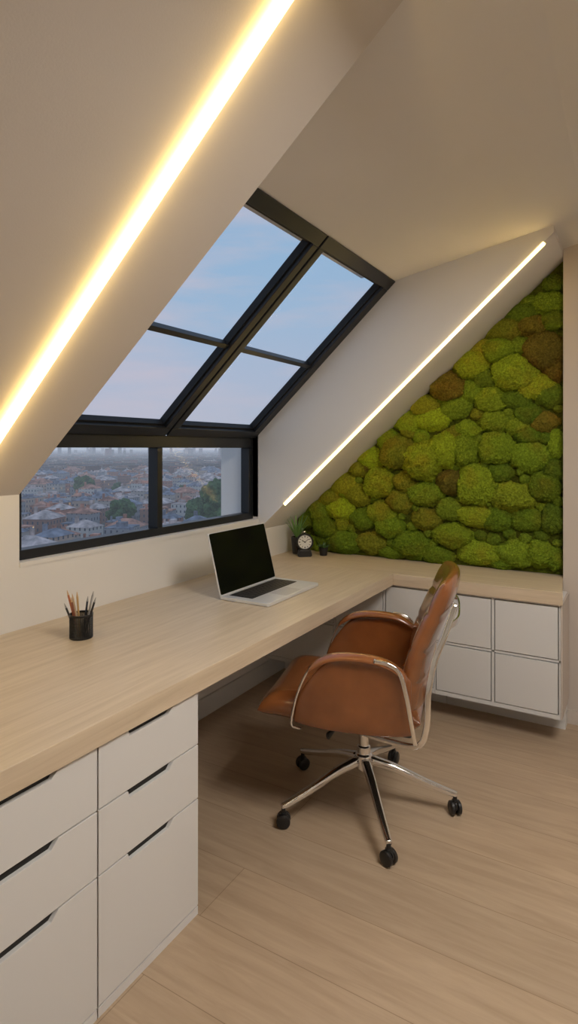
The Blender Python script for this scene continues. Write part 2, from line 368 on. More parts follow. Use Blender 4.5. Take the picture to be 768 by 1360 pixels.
# ---------------------------------------------------------------- worktop
YF = 1.143; ZD = .74; TH = .062; XR = 3.03
wt = thing('desk_worktop', 'thick light oak L-shaped worktop running below the window to the moss wall', 'worktop', (.62, YF, ZD-TH))
boxes('worktop_board', [(.62, XR-.0005, YF, YW-.001, ZD-TH, ZD)], M['desk'], wt, bevel=.002, world=True)
bm = bmesh.new(); prism(bm, [(XR+.0005, .312), (3.366, YR+.002), (3.84, YR+.002), (3.84, YW-.001), (XR+.0005, YW-.001)], ZD-TH, ZD, 'Z')
mesh('worktop_board', bm, M['desk2'], wt, bevel=.002, world=True)

# ---------------------------------------------------------------- drawer cabinets under long desk
def drawer_cabinet(x0, x1, label):
    r = thing('drawer_cabinet', label, 'cabinet', (x0, YF+.012, 0), 0, 'white drawer cabinets under the long desk')
    yf = YF+.012; zt = ZD-TH-.002
    boxes('carcass', [(x0+.001, x1-.001, yf+.02, YW-.03, .02, zt)], M['lac'], r, world=True)
    boxes('plinth', [(x0+.001, x1-.001, yf+.001, yf+.03, 0, .024)], M['lac'], r, world=True)
    for z0, z1 in ((.517, zt-.002), (.353, .513), (.029, .349)):
        n0, n1, dn = x0+.10, x0+.275, .018
        bm = bmesh.new()
        prism(bm, [(x0+.0015, z0), (x1-.0015, z0), (x1-.0015, z1), (n1, z1), (n1-.020, z1-dn), (n0+.006, z1-dn), (n0, z1), (x0+.0015, z1)], yf, yf+.019, 'Y')
        d = mesh('drawer', bm, M['lac'], r, bevel=.001, world=True)
        boxes('handle_recess', [(n0-.004, n1+.004, yf+.012, yf+.0195, z1-dn-.003, z1-.0005)], M['dark'], d, world=True)
drawer_cabinet(.635, 1.024, 'white three-drawer cabinet at the left end of the desk, cut by the photo edge')
drawer_cabinet(1.026, 1.413, 'white three-drawer cabinet beside the leg space, second from the left')
def cube_cabinet(cols, y0, y1, label):
    zt = ZD-TH-.001; X0 = 3.047; zb = .138; XB = 3.355
    r = thing('cube_cabinet', label, 'cabinet', (X0, y0, 0), 0, 'low white cabinets under the moss wall')
    L = [(X0+.02, XB, y0, y1, zb+.004, zt), (X0, X0+.03, y0, y1, zb, .158), (X0, X0+.03, y0, y1, zt-.008, zt)]
    e = [y0]+[c for c in cols]+[y1]
    L += [(X0, X0+.03, y0, y0+.006, .158, zt-.008), (X0, X0+.03, y1-.006, y1, .158, zt-.008)]
    for c in cols: L.append((X0, X0+.03, c-.006, c+.006, .158, zt-.008))
    L.append((X0, X0+.03, y0, y1, .405, .415))
    boxes('carcass', L, M['lac'], r, world=True)
    boxes('plinth', [(3.275, XB, y0+.001, y1-.001, 0, zb+.005)], M['lac'], r, world=True)
    for a, b in zip(e, e[1:]):
        ya = a+.006; yb = b-.006
        for z0, z1 in ((.158, .405), (.415, zt-.008)):
            boxes('shadow_gap', [(X0+.012, X0+.0198, ya, yb, z0, z1)], M['dark'], r, world=True)
            boxes('drawer', [(X0-.003, X0+.014, ya+.0045, yb-.0045, z0+.0045, z1-.0045)], M['lac'], r, bevel=.001, world=True)
cube_cabinet([.629], .324, .922, 'low white cabinet with four square fronts beside the beige brown wall')
cube_cabinet([1.20, 1.50], .924, 1.97, 'low white cabinet with six square fronts behind the chair, reaching the window wall')
o = boxes('trim_4', [(3.052, 3.355, .315, .323, .138, ZD-TH-.002)], M['wallc']); struct(o, 'narrow end panel between the cabinet and the beige brown wall', 'trim')

# ---------------------------------------------------------------- moss wall
ml = thing('moss_wall', 'wall covering of rounded green and brown preserved moss cushions under the slanted soffit', 'moss wall', (3.49, 1.15, .742))
bm = bmesh.new(); prism(bm, [(YR+.002, .742), (1.93, .742), (1.93, zs(1.93)-.003), (YR+.002, zs(YR)-.003)], 3.45, 3.499)
bmesh.ops.triangulate(bm, faces=bm.faces[:]); bmesh.ops.subdivide_edges(bm, edges=bm.edges[:], cuts=5, use_grid_fill=True)
ob = mesh('backing', bm, M['moss'], ml, world=True); ob.color = (.11, .145, .018, 1)
XMs = 3.455
variants = []
for k in range(7):
    bm = bmesh.new(); bmesh.ops.create_icosphere(bm, subdivisions=6, radius=1.0)
    bmesh.ops.delete(bm, geom=[v for v in bm.verts if v.co.x > .35], context='VERTS')
    off = Vector((k*13.1, k*7.7, k*3.3))
    for v in bm.verts:
        p = v.co.copy(); n = p.normalized()
        d = 1+.16*noise.noise(p*1.7+off)+.07*noise.noise(p*5+off)+.06*noise.noise(p*13+off)+.09*noise.noise(p*34+off)+random.uniform(-.018, .045)
        v.co = n*d
    me_o = mesh('moss_cushion', bm, M['moss'], None, smooth=True); variants.append(me_o.data); bpy.data.objects.remove(me_o)
G = {'b': (.40, .55, .042), 'g': (.29, .44, .038), 'd': (.205, .325, .032), 'o': (.31, .35, .038), 'r': (.255, .225, .038), 'y': (.41, .47, .042)}
lst = [(682,495,27,24,'b'),(710,513,22,18,'b'),(651,530,20,18,'g'),(562,612,24,26,'b'),(591,598,20,24,'b'),(632,645,24,28,'b'),(681,660,29,19,'b'),(703,607,24,20,'g'),(658,596,22,22,'g'),
 (616,600,18,22,'g'),(624,466,21,20,'b'),(660,465,20,17,'g'),(629,491,15,13,'g'),(594,504,22,20,'r'),(668,433,22,16,'o'),(706,432,18,14,'r'),(722,466,24,24,'r'),(690,408,20,14,'d'),(727,402,20,16,'g'),
 (737,375,13,12,'d'),(604,541,19,16,'g'),(570,556,25,16,'b'),(542,549,17,16,'b'),(563,521,18,15,'y'),(516,575,16,15,'g'),(491,592,17,14,'b'),(503,641,19,20,'b'),(450,676,19,15,'b'),(475,657,17,15,'o'),
 (421,668,16,16,'g'),(505,681,18,15,'b'),(530,666,17,16,'o'),(562,655,23,17,'g'),(457,630,18,15,'y'),(545,724,24,19,'d'),(596,677,18,15,'g'),(630,685,24,15,'b'),(600,712,24,16,'g'),(637,735,26,16,'b'),
 (686,736,25,18,'g'),(716,736,17,18,'g'),(738,742,12,16,'g'),(722,647,18,20,'d'),(741,590,10,20,'g'),(720,560,18,14,'r'),(733,525,17,16,'d'),(664,628,15,14,'d'),(700,690,20,16,'d'),(737,690,14,20,'d'),
 (660,690,18,16,'d'),(687,565,16,14,'g'),(655,560,18,15,'g'),(620,570,16,12,'g'),(597,640,16,17,'r'),(480,690,16,14,'d'),(517,700,18,15,'g'),(492,722,20,14,'o'),(455,720,22,16,'d'),(566,690,18,15,'o'),
 (528,600,22,22,'o'),(488,616,14,12,'r'),(475,610,13,11,'o'),(538,640,16,14,'o'),(700,550,16,14,'d'),(700,578,15,13,'d'),(645,503,16,14,'d'),(690,460,14,13,'g'),(738,425,14,14,'d'),(683,530,18,13,'d'),(625,520,16,15,'g'),
 (737,625,13,15,'d'),(658,655,14,14,'d'),(605,575,12,10,'o'),(665,755,16,8,'d'),(580,740,20,12,'d'),(520,738,18,9,'d'),(430,700,16,14,'d'),(436,648,14,12,'o'),(592,475,14,11,'y'),(640,442,16,12,'y'),(662,408,14,10,'o'),(700,385,14,9,'g'),(739,492,12,16,'r')]
cush = []
for px, py, rx, ry, c in lst:
    y, z, d = on_x(px, py, XMs-.03); cush.append((y, z, rx*d/F/.9, ry*d/F, c))
def inside(y, z, r): return y > YR+.01+r*.6 and y < 1.93-r*.3 and z > .742+r*.65 and z < zs(y)-.005-r*.9
tries = 0
while tries < 9000:
    tries += 1
    r = random.choice((.075, .06, .05, .04, .035)) if tries < 5000 else random.uniform(.026, .036)
    y = random.uniform(YR, 1.95); z = random.uniform(.74, 2.4)
    if not inside(y, z, r): continue
    if all(math.hypot((y-a)/((b+r)), (z-e)/((f+r))) > .82 for a, e, b, f, _ in cush):
        cush.append((y, z, r, r*random.uniform(.8, 1), random.choice('ggdddoo')))
cush.sort(key=lambda c: -c[2]*c[3])
for i, (y, z, ry_, rz_, c) in enumerate(cush):
    z = min(z, zs(y)-.006-rz_*.85); z = max(z, .744+rz_*.8); y = max(y, YR+.008+ry_*.8); y = min(y, 1.95-ry_*.5)
    if i < 100:
        q = bpy.data.objects.new('moss_cushion', variants[i % 7]); C.objects.link(q); q.parent = ml
        q.location = (XMs-3.49+.005, y-1.15, z-.742)
        dep = min(ry_, rz_)*random.uniform(.85, 1.2)
        q.scale = (dep, ry_*1.05, rz_*1.05)
        j = random.uniform(.85, 1.12); k = G[c]; q.color = (k[0]*j, k[1]*j*random.uniform(.93, 1.03), k[2], 1)
bm = bmesh.new(); n_rest = 0
for i, (y, z, ry_, rz_, c) in enumerate(cush[100:]):
    z = min(z, zs(y)-.006-rz_*.85)
    t = bmesh.new(); bmesh.ops.create_icosphere(t, subdivisions=4, radius=1); off = Vector((i*1.7, 3, 5))
    for v in t.verts:
        p = v.co.copy(); v.co = p*(1+.15*noise.noise(p*2+off)+.1*noise.noise(p*9+off)+random.uniform(-.03, .06)); v.co = Vector((v.co.x*.035+XMs, v.co.y*ry_+y, v.co.z*rz_+z))
    tm = bpy.data.meshes.new('t'); t.to_mesh(tm); t.free(); bm.from_mesh(tm); bpy.data.meshes.remove(tm); n_rest += 1
if n_rest:
    o = mesh('small_moss_tufts', bm, M['moss'], ml, smooth=True, world=True); o.color = (.23, .34, .034, 1); o['kind'] = 'stuff'
else: bm.free()

# ---------------------------------------------------------------- chair
CR = math.radians(105.0)
ch = thing('office_chair', 'cognac brown leather office chair with armrests on a chrome five-star caster base', 'chair', (2.187, .9475, 0), CR)
def S_seat(s, t):
    x = -.235+.595*s
    z = .447-.020*math.sin(PI*min(1, s/.9))+.012*t*t
    if s > .80: q = (s-.80)/.20; z -= .022*q*q
    return Vector((x, .258*t, z))
def H_seat(s, t):
    h = .050
    for s0 in (.22, .46, .70): h -= .009*math.exp(-((s-s0)/.018)**2)
    return h
bm = bmesh.new(); pillow(bm, S_seat, H_seat, 60, 30, 8); mesh('seat', bm, M['leather'], ch, smooth=True)
def S_back(s, t):
    z = .455+.505*s
    x = -.225-.055*s-.075*s*s+.035*math.sin(PI*min(1, s*1.3))*.5+.055*t*t*(1-.3*s)
    return Vector((x, .242*t*(1-.06*s**4), z-.02*t*t*s))
def H_back(s, t):
    h = .034
    for s0 in (.25, .5, .76): h -= .007*math.exp(-((s-s0)/.018)**2)
    return h
bm = bmesh.new(); pillow(bm, S_back, H_back, 60, 30, 8); mesh('backrest', bm, M['leather'], ch, smooth=True)
for sg in (-1, 1):
    def S_arm(s, t, sg=sg):
        k = (t+1)/2; xf = .218-.085*k+.022*math.sin(PI*k); xb = -.205
        return Vector((xf+(xb-xf)*s, sg*(.266+.020*k+.006*math.sin(PI*k)), .400+k*.272-.060*k*abs(2*s-1)**3.5+.018*(1-k)*abs(2*s-1)**3))
    bm = bmesh.new(); pillow(bm, S_arm, lambda s, t: .009, 36, 24, 12); arm = mesh('armrest', bm, M['leather'], ch, smooth=True)
    def S_pad(s, t, sg=sg):
        return Vector((.155-.345*s, sg*(.284)+.029*t, .677+.006*math.sin(PI*s)-.012*t*t-.050*abs(2*s-1)**3))
    bm = bmesh.new(); pillow(bm, S_pad, lambda s, t: .009, 30, 14, 5); mesh('arm_pad', bm, M['leather'], arm, smooth=True)
    y = sg*.290
    bm = bmesh.new()
    sweep(bm, spline([(-.352, sg*.240, .88), (-.318, sg*.262, .78), (-.280, sg*.280, .68), (-.262, y+sg*.006, .58), (-.258, y+sg*.010, .48), (-.235, y+sg*.003, .405), (-.17, sg*.25, .376), (0, sg*.16, .366), (.05, sg*.02, .366)]), .0055, .0105, (0, 1, 0), 12, .6)
    mesh('back_frame', bm, M['chrome'], ch, smooth=True)
    bm = bmesh.new(); ya = sg*.310
    sweep(bm, spline([(-.08, ya, .680), (-.13, ya, .672), (-.168, ya, .645), (-.190, ya, .57), (-.206, ya-sg*.004, .48), (-.220, sg*.298, .40)]), .0045, .0075, (0, 1, 0), 12, .6)
    mesh('arm_bracket', bm, M['chrome'], ch, smooth=True)
    bm = bmesh.new()
    sweep(bm, spline([(.132, sg*.304, .640), (.158, sg*.303, .615), (.192, sg*.300, .54), (.214, sg*.292, .46), (.220, sg*.282, .41), (.195, sg*.25, .385)]), .004, .004, (0, 1, 0), 12, .6)
    mesh('arm_trim', bm, M['chrome'], ch, smooth=True)
bm = bmesh.new()
z, x = .80, -.365; sweep(bm, spline([(x+.038, -.26, z), (x+.006, -.15, z), (x, 0, z), (x+.006, .15, z), (x+.038, .26, z)]), .011, .004, (0, 0, 1), 12, .6)
mesh('back_brace', bm, M['chrome'], ch, smooth=True)
bm = bmesh.new(); box(bm, -.11, .10, -.065, .065, .35, .385); box(bm, -.2, .22, -.2, .2, .375, .390); mesh('tilt_mechanism', bm, M['blk'], ch, bevel=.008)
bm = bmesh.new(); sweep(bm, [(.06, .05, .365), (.085, .17, .36), (.10, .215, .355)], [.006, .006, .014], [.006, .006, .009], (0, 0, 1), 12)
sweep(bm, [(.04, .06, .345), (.04, .10, .335)], .018, .018, (0, 0, 1), 14); mesh('lever', bm, M['blk'], ch, smooth=True)
bm = bmesh.new(); lathe(bm, [(0, .35), (.032, .35), (.032, .322), (.027, .318), (.0, .318)]); mesh('column_collar', bm, M['blk'], ch, smooth=False)
bm = bmesh.new(); lathe(bm, [(0, .33), (.019, .33), (.019, .235), (.026, .23), (.026, .205), (.034, .198), (.036, .15), (.03, .14), (0, .14)]); mesh('gas_column', bm, M['chrome'], ch, smooth=False, bevel=.002)
for k in range(5):
    an = math.radians(-83.4+72*k-59.4)-CR
    d = Vector((math.cos(an), math.sin(an), 0)); sd = Vector((-d.y, d.x, 0))
    bm = bmesh.new()
    pts = spline([d*.025+Vector((0, 0, .178)), d*.12+Vector((0, 0, .155)), d*.24+Vector((0, 0, .112)), d*.335+Vector((0, 0, .082)), d*.358+Vector((0, 0, .078))], 5)
    n = len(pts); sweep(bm, pts, [.018-.008*i/(n-1) for i in range(n)], [.017-.009*i/(n-1) for i in range(n)], sd, 14, .55)
    lg = mesh('base_leg', bm, M['chrome'], ch, smooth=True)
    c = d*.35; rot = Matrix.Rotation(an+.6+k*1.3, 4, 'Z')
    bm = bmesh.new()
    for sy in (-1, 1):
        t = bmesh.new(); lathe(t, [(0, -.009), (.020, -.009), (.026, -.005), (.026, .005), (.020, .009), (.012, .0095), (0, .008)], 0, 0, 28)
        t.transform(Matrix.Translation((0, sy*.013, .026)) @ Matrix.Rotation(PI/2*sy, 4, 'X')); tm = bpy.data.meshes.new('t'); t.to_mesh(tm); t.free(); bm.from_mesh(tm)
    t = bmesh.new(); lathe(t, [(0, -.004), (.02, -.004), (.02, .004), (0, .004)], 0, 0, 20); t.transform(Matrix.Translation((0.002, 0, .034)) @ Matrix.Rotation(PI/2, 4, 'X')); tm = bpy.data.meshes.new('t'); t.to_mesh(tm); t.free(); bm.from_mesh(tm)
    bm.transform(Matrix.Translation(c) @ rot)
    cs = mesh('caster', bm, M['blk'], ch, smooth=False, bevel=.001)
    bm = bmesh.new(); lathe(bm, [(0, .082), (.008, .082), (.008, .056), (.012, .055), (.012, .048), (0, .048)], 0, 0, 16); bm.transform(Matrix.Translation(c)); mesh('caster_stem', bm, M['blk'], cs)

# ---------------------------------------------------------------- laptop
LX0, LX1, LY0, LY1 = 2.115, 2.575, 1.352, 1.612
lp = thing('laptop', 'open silver laptop with a black screen standing on the oak desk', 'laptop', ((LX0+LX1)/2, (LY0+LY1)/2, ZD))
def rrect(x0, x1, y0, y1, r, n=6):
    out = []
    for cx, cy, a in ((x1-r, y0+r, -90), (x1-r, y1-r, 0), (x0+r, y1-r, 90), (x0+r, y0+r, 180)):
        for i in range(n+1): t = math.radians(a+90*i/n); out.append((cx+r*math.cos(t), cy+r*math.sin(t)))
    return out
bm = bmesh.new(); prism(bm, rrect(LX0, LX1, LY0, LY1, .012), ZD+.0015, ZD+.016, 'Z'); mesh('base', bm, M['alu'], lp, bevel=.002, world=True)
kb = boxes('keyboard', [(LX0+.035, LX1-.035, LY0+.105, LY1-.03, ZD+.0158, ZD+.0164)], M['dark'], lp, world=True)
bm = bmesh.new(); kx0, kx1, ky0, ky1 = LX0+.037, LX1-.037, LY0+.107, LY1-.032
rows = [[1]*14, [1]*13+[1.5], [1.5]+[1]*13, [1.8]+[1]*11+[1.8], [2.3]+[1]*10+[2.3], [1, 1, 1, 1.3, 5.5, 1.3, 1, 1, 1, 1]]
hh = (ky1-ky0)/6
for ri, row in enumerate(rows):
    tot = sum(row); x = kx0; y1 = ky1-ri*hh
    for w in row:
        ww = w/tot*(kx1-kx0); box(bm, x+.0012, x+ww-.0012, y1-hh+.0012, y1-.0012, ZD+.0163, ZD+.0178); x += ww
mesh('keys', bm, M['key'], kb, world=True)
boxes('trackpad', [((LX0+LX1)/2-.07, (LX0+LX1)/2+.07, LY0+.008, LY0+.097, ZD+.0158, ZD+.0163)], simple('trackpad_grey', (.6, .61, .64), .3, .3), lp, bevel=.0002, world=True)
bm = bmesh.new(); HL = .282; prism(bm, rrect(LX0, LX1, 0, HL, .010), -.003, .004, 'Z')
tilt = math.atan2(.27, .07); MT = Matrix.Translation((0, LY1-.006, ZD+.014)) @ Matrix.Rotation(tilt, 4, 'X')
bm.transform(MT); lid = mesh('lid', bm, M['alu'], lp, bevel=.0015, world=True)
bm = bmesh.new(); prism(bm, rrect(LX0+.003, LX1-.003, .005, HL-.003, .008), .004, .0048, 'Z'); bm.transform(MT); mesh('screen', bm, M['screen'], lid, world=True)
bm = bmesh.new(); sweep(bm, [(LX0+.05, LY1-.004, ZD+.016), (LX1-.05, LY1-.004, ZD+.016)], .0055, .0055, (0, 1, 0)); mesh('hinge', bm, M['dark'], lp, smooth=True, world=True)

# ---------------------------------------------------------------- pen cup
PX, PY = 1.442, 1.71
pc = thing('pen_cup', 'black wire mesh pen cup on the left part of the desk', 'pen cup', (PX, PY, ZD))
bm = bmesh.new(); R = .039; hC = .086; nr = 60; nz = 24; g = []
for j in range(nz+1): g.append([bm.verts.new((R*math.cos(2*PI*(i+.5*(j % 2))/nr), R*math.sin(2*PI*(i+.5*(j % 2))/nr), .003+(hC-.004)*j/nz)) for i in range(nr)])
for j in range(nz):
    for i in range(nr): bm.faces.new((g[j][i], g[j][(i+1) % nr], g[j+1][(i+1) % nr], g[j+1][i]))
o = mesh('mesh_wall', bm, M['blk'], pc); md = o.modifiers.new('wire', 'WIREFRAME'); md.thickness = .0021
bm = bmesh.new(); lathe(bm, [(0, .001), (R+.001, .001), (R+.001, .006), (R-.002, .006), (0, .004)]); mesh('base', bm, M['blk'], pc)
bm = bmesh.new(); lathe(bm, [(R-.0015, hC), (R+.002, hC), (R+.002, hC-.006), (R-.0015, hC-.006), (R-.0015, hC)]); mesh('rim', bm, M['blk'], pc)
pcols = [((.50, .16, .06), 'orange pencil leaning far left in the mesh pen cup'), ((.02, .02, .025), 'black pen leaning right in the mesh pen cup'), ((.55, .35, .15), 'natural wood pencil upright in the mesh pen cup'), ((.03, .04, .06), 'dark blue pen at the back of the mesh pen cup'), ((.28, .10, .06), 'red brown pencil in the mesh pen cup'), ((.35, .35, .36), 'grey metal pen leaning far right in the mesh pen cup'), ((.5, .38, .26), 'pale wood pencil leaning left in the mesh pen cup'), ((.03, .03, .03), 'short black marker pen near the left rim of the cup')]
lean = [(-.044, .012, .165), (.044, -.010, .145), (-.010, -.008, .165), (.012, .026, .14), (-.022, -.026, .15), (.030, .018, .16), (-.033, .024, .15), (-.044, -.014, .125)]
for i, ((col, lab), (lx, ly, hz)) in enumerate(zip(pcols, lean)):
    cam_r = Vector((RT.x, RT.y, 0)); cam_f = Vector((FW.x, FW.y, 0))
    p0 = Vector((PX, PY, ZD+.006))+cam_r*lx*.25+cam_f*ly*.45; p1 = Vector((PX, PY, ZD+hz))+cam_r*lx*1.25+cam_f*ly
    pen = (i % 2 == 1); nm = 'pen' if pen else 'pencil'
    r = thing(nm, lab, nm, p0, 0, 'pens and pencils in the cup')
    d = (p1-p0).normalized(); L_ = (p1-p0).length
    bm = bmesh.new(); sweep(bm, [p0+d*.0, p0+d*(L_-.018)], .0036, .0036, (1, .2, 0), 6 if not pen else 14); mesh('barrel', bm, simple('barrel', col, .4), r, world=True)
    bm = bmesh.new(); sweep(bm, [p0+d*(L_-.018), p1-d*.001, p1], [.0035, .0009, .0004], [.0035, .0009, .0004], (1, .2, 0), 12); mesh('tip', bm, simple('pencil_tip', (.6, .4, .22) if not pen else (.3, .3, .3), .5), r, world=True)

# ---------------------------------------------------------------- clock
cx, cy = 3.235, 1.80
ca = math.atan2(-cy, -cx)+.12
ck = thing('desk_clock', 'small round black desk clock with a white dial beside the moss wall', 'clock', (cx, cy, ZD), ca)
def disc(bm, prof, c):
    t = bmesh.new(); lathe(t, prof, 0, 0, 40); t.transform(Matrix.Translation(c) @ Matrix.Rotation(PI/2, 4, 'Y')); tm = bpy.data.meshes.new('t'); t.to_mesh(tm); t.free(); bm.from_mesh(tm); bpy.data.meshes.remove(tm)
cz_ = .092
bm = bmesh.new(); disc(bm, [(0, -.022), (.046, -.022), (.052, -.015), (.054, .016), (.050, .020), (.044, .020), (.042, .014), (0, .014)], (0, 0, cz_)); mesh('case', bm, M['blk'], ck, bevel=.001)
bm = bmesh.new(); disc(bm, [(0, .0142), (.0425, .0142), (.0425, .0152), (0, .0152)], (0, 0, cz_)); mesh('dial', bm, M['dial'], ck)
bm = bmesh.new()
for k in range(12):
    a = k*PI/6; t = bmesh.new(); w = .0016 if k % 3 else .0028; box(t, .0153, .0158, -w, w, .029, .039); t.transform(Matrix.Translation((0, 0, cz_)) @ Matrix.Rotation(a, 4, 'X')); tm = bpy.data.meshes.new('t'); t.to_mesh(tm); t.free(); bm.from_mesh(tm)
mesh('hour_marks', bm, M['blk'], ck)
for a, l, w in ((1.05, .022, .0024), (-.9, .031, .0016)):
    t = bmesh.new(); box(t, .016, .0168, -w, w, -.006, l); t.transform(Matrix.Translation((0, 0, cz_)) @ Matrix.Rotation(a, 4, 'X')); mesh('clock_hand', t, M['blk'], ck)
bm = bmesh.new(); prism(bm, [(-.040, 0), (.040, 0), (.046, .010), (.036, .044), (-.036, .044), (-.046, .010)], -.024, .022); mesh('stand', bm, M['blk'], ck, bevel=.006)
bm = bmesh.new(); lathe(bm, [(0, .160), (.008, .158), (.010, .151), (.006, .147), (.005, .142), (0, .142)], 0, 0, 20); mesh('top_button', bm, M['chrome'], ck, smooth=True)

# ---------------------------------------------------------------- small plants
def blade(bm, base, d, L_, w, droop):
    d = Vector(d).normalized(); pts = []; up = Vector((0, 0, 1)); p = Vector(base); v = d.copy(); n = 9
    sd = d.cross(up); sd = sd.normalized() if sd.length > .01 else Vector((1, 0, 0))
    for i in range(n): pts.append(p.copy()); p = p+v*L_/(n-1); v = (v-up*droop/(n-1)).normalized()
    ws = [max(.0004, w*math.sin(PI*(.18+.82*i/(n-1)))) for i in range(n)]
    sweep(bm, pts, ws, [x*.22+.0003 for x in ws], sd, 8)
pl = thing('potted_plant', 'small spiky green plant in a dark pot standing behind the clock', 'plant', (3.30, 1.893, ZD))
bm = bmesh.new(); lathe(bm, [(0, .001), (.028, .001), (.036, .09), (.036, .108), (.032, .108), (.031, .100), (0, .100)]); mesh('pot', bm, M['blk'], pl, smooth=False)
bm = bmesh.new(); lathe(bm, [(0, .103), (.0315, .102), (.0315, .098), (0, .098)]); mesh('soil', bm, M['soil'], pl)
for k in range(18):
    a = k*2.4; e = .95+.5*random.random(); bm = bmesh.new(); blade(bm, (.006*math.cos(a), .006*math.sin(a), .100), (math.cos(a)*math.cos(e), math.sin(a)*math.cos(e), math.sin(e)), random.uniform(.11, .18), .0065, .6); mesh('leaf', bm, M['leaf'], pl, smooth=True)
p2 = thing('potted_plant', 'low dark leafy plant in a tiny dark pot between the clock and the moss', 'plant', (3.325, 1.715, ZD))
bm = bmesh.new(); lathe(bm, [(0, .001), (.022, .001), (.029, .045), (.029, .052), (.026, .052), (.025, .046), (0, .046)]); mesh('pot', bm, M['blk'], p2)
bm = bmesh.new(); lathe(bm, [(0, .0475), (.0255, .047), (.0255, .044), (0, .044)]); mesh('soil', bm, M['soil'], p2)
for k in range(18):
    a = k*2.4; e = .3+1.0*random.random(); bm = bmesh.new(); blade(bm, (.004*math.cos(a), .004*math.sin(a), .046), (math.cos(a)*math.cos(e), math.sin(a)*math.cos(e), math.sin(e)), random.uniform(.035, .055), .009, .5); mesh('leaf', bm, M['leafd'], p2, smooth=True)

# ---------------------------------------------------------------- city outside
GZ = -38.0
bm = bmesh.new(); pts = [(30, -400), (12000, -3000), (12000, 12000), (-3000, 12000), (-400, 30), (10, 20)]
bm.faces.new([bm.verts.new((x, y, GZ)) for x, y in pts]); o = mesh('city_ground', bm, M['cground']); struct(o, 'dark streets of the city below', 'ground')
placed = []
rnd = random.Random(3)
def try_place(r0, r1, s, ang=(24, 68), k=.62, n=120):
    for _ in range(n):
        d = math.sqrt(rnd.uniform(r0*r0, r1*r1)); a = math.radians(rnd.uniform(*ang)); x, y = d*math.cos(a), d*math.sin(a)
        if all((x-p)**2+(y-q)**2 > (k*(s+t))**2 for p, q, t in placed): placed.append((x, y, s)); return x, y, d
    return None
bark = simple('bark', (.05, .035, .025), .9)
def city_tree(x, y, h, w, label, group=None):
    r = thing('tree', label, 'tree', (x, y, GZ), 0, group)
    bm = bmesh.new(); sweep(bm, [(0, 0, 0), (.1, 0, h*.25), (.0, .1, h*.6)], [w*.05, w*.04, w*.02], [w*.05, w*.04, w*.02], (1, 0, 0), 8); mesh('trunk', bm, bark, r, smooth=True)
    bm = bmesh.new()
    for k in range(30):
        a = rnd.uniform(0, 2*PI); e = rnd.uniform(-1, 1); rr = w*.36*math.sqrt(1-e*e*.8)*rnd.uniform(.3, 1); c = Vector((rr*math.cos(a), rr*math.sin(a), h*.60+e*h*.30)); s = w*rnd.uniform(.12, .20)
        t = bmesh.new(); bmesh.ops.create_icosphere(t, subdivisions=3, radius=s)
        for v in t.verts: v.co = v.co*(1+.45*noise.noise(v.co*(2.2/s)+c)+.3*noise.noise(v.co*(5/s)+c))+c
        tm = bpy.data.meshes.new('t'); t.to_mesh(tm); t.free(); bm.from_mesh(tm); bpy.data.meshes.remove(tm)
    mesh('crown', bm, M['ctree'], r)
def polar(px, d):
    rf = (px-384)/F; v = Vector((FW.x+RT.x*rf, FW.y+RT.y*rf)); return v*d
for px, d, h, w, lab in ((284, 260, 26, 16, 'dark tall tree seen through the right low pane'), (160, 290, 14, 15, 'bushy dark tree near the middle of the left low pane'), (112, 480, 17, 20, 'round dark tree farther off in the left low pane'), (260, 290, 16, 12, 'dark tree just right of the window mullion')):
    p = polar(px, d); placed.append((p.x, p.y, w*.8)); city_tree(p.x, p.y, h, w, lab)
for k in range(22):
    q = try_place(210, 880, 9)
    if q: city_tree(q[0], q[1], rnd.uniform(7, 11), rnd.uniform(7, 11), 'distant dark street tree among the city roofs', 'distant street trees')
PAL = [((.50, .44, .40), 'pale grey'), ((.34, .34, .36), 'grey'), ((.48, .23, .17), 'red brick'), ((.54, .40, .32), 'beige'), ((.64, .59, .55), 'white'), ((.34, .20, .16), 'dark brick')]
def roofgeo(bm, w, l, h, kind):
    if kind == 'flat':
        box(bm, -w/2, w/2, -l/2, l/2, h, h+.5); box(bm, -w*.2, w*.1, -l*.2, l*.15, h+.5, h+2.2); box(bm, w*.25, w*.32, l*.2, l*.3, h+.5, h+2.6)
    else:
        rh = min(w, l)*.28; e = .4; in_ = min(w, l)*.45
        A = [bm.verts.new(p) for p in ((-w/2-e, -l/2-e, h), (w/2+e, -l/2-e, h), (w/2+e, l/2+e, h), (-w/2-e, l/2+e, h))]
        if l > w: R_ = [bm.verts.new((0, -l/2+in_, h+rh)), bm.verts.new((0, l/2-in_, h+rh))]; fs = ((A[0], A[1], R_[0]), (A[1], A[2], R_[1], R_[0]), (A[2], A[3], R_[1]), (A[3], A[0], R_[0], R_[1]))
        else: R_ = [bm.verts.new((-w/2+in_, 0, h+rh)), bm.verts.new((w/2-in_, 0, h+rh))]; fs = ((A[0], A[1], R_[1], R_[0]), (A[1], A[2], R_[1]), (A[2], A[3], R_[0], R_[1]), (A[3], A[0], R_[0]))
        for f in fs: bm.faces.new(f)
        bm.faces.new(A[::-1]); box(bm, w*.2, w*.2+1, l*.1, l*.1+1.4, h, h+rh+1.5)
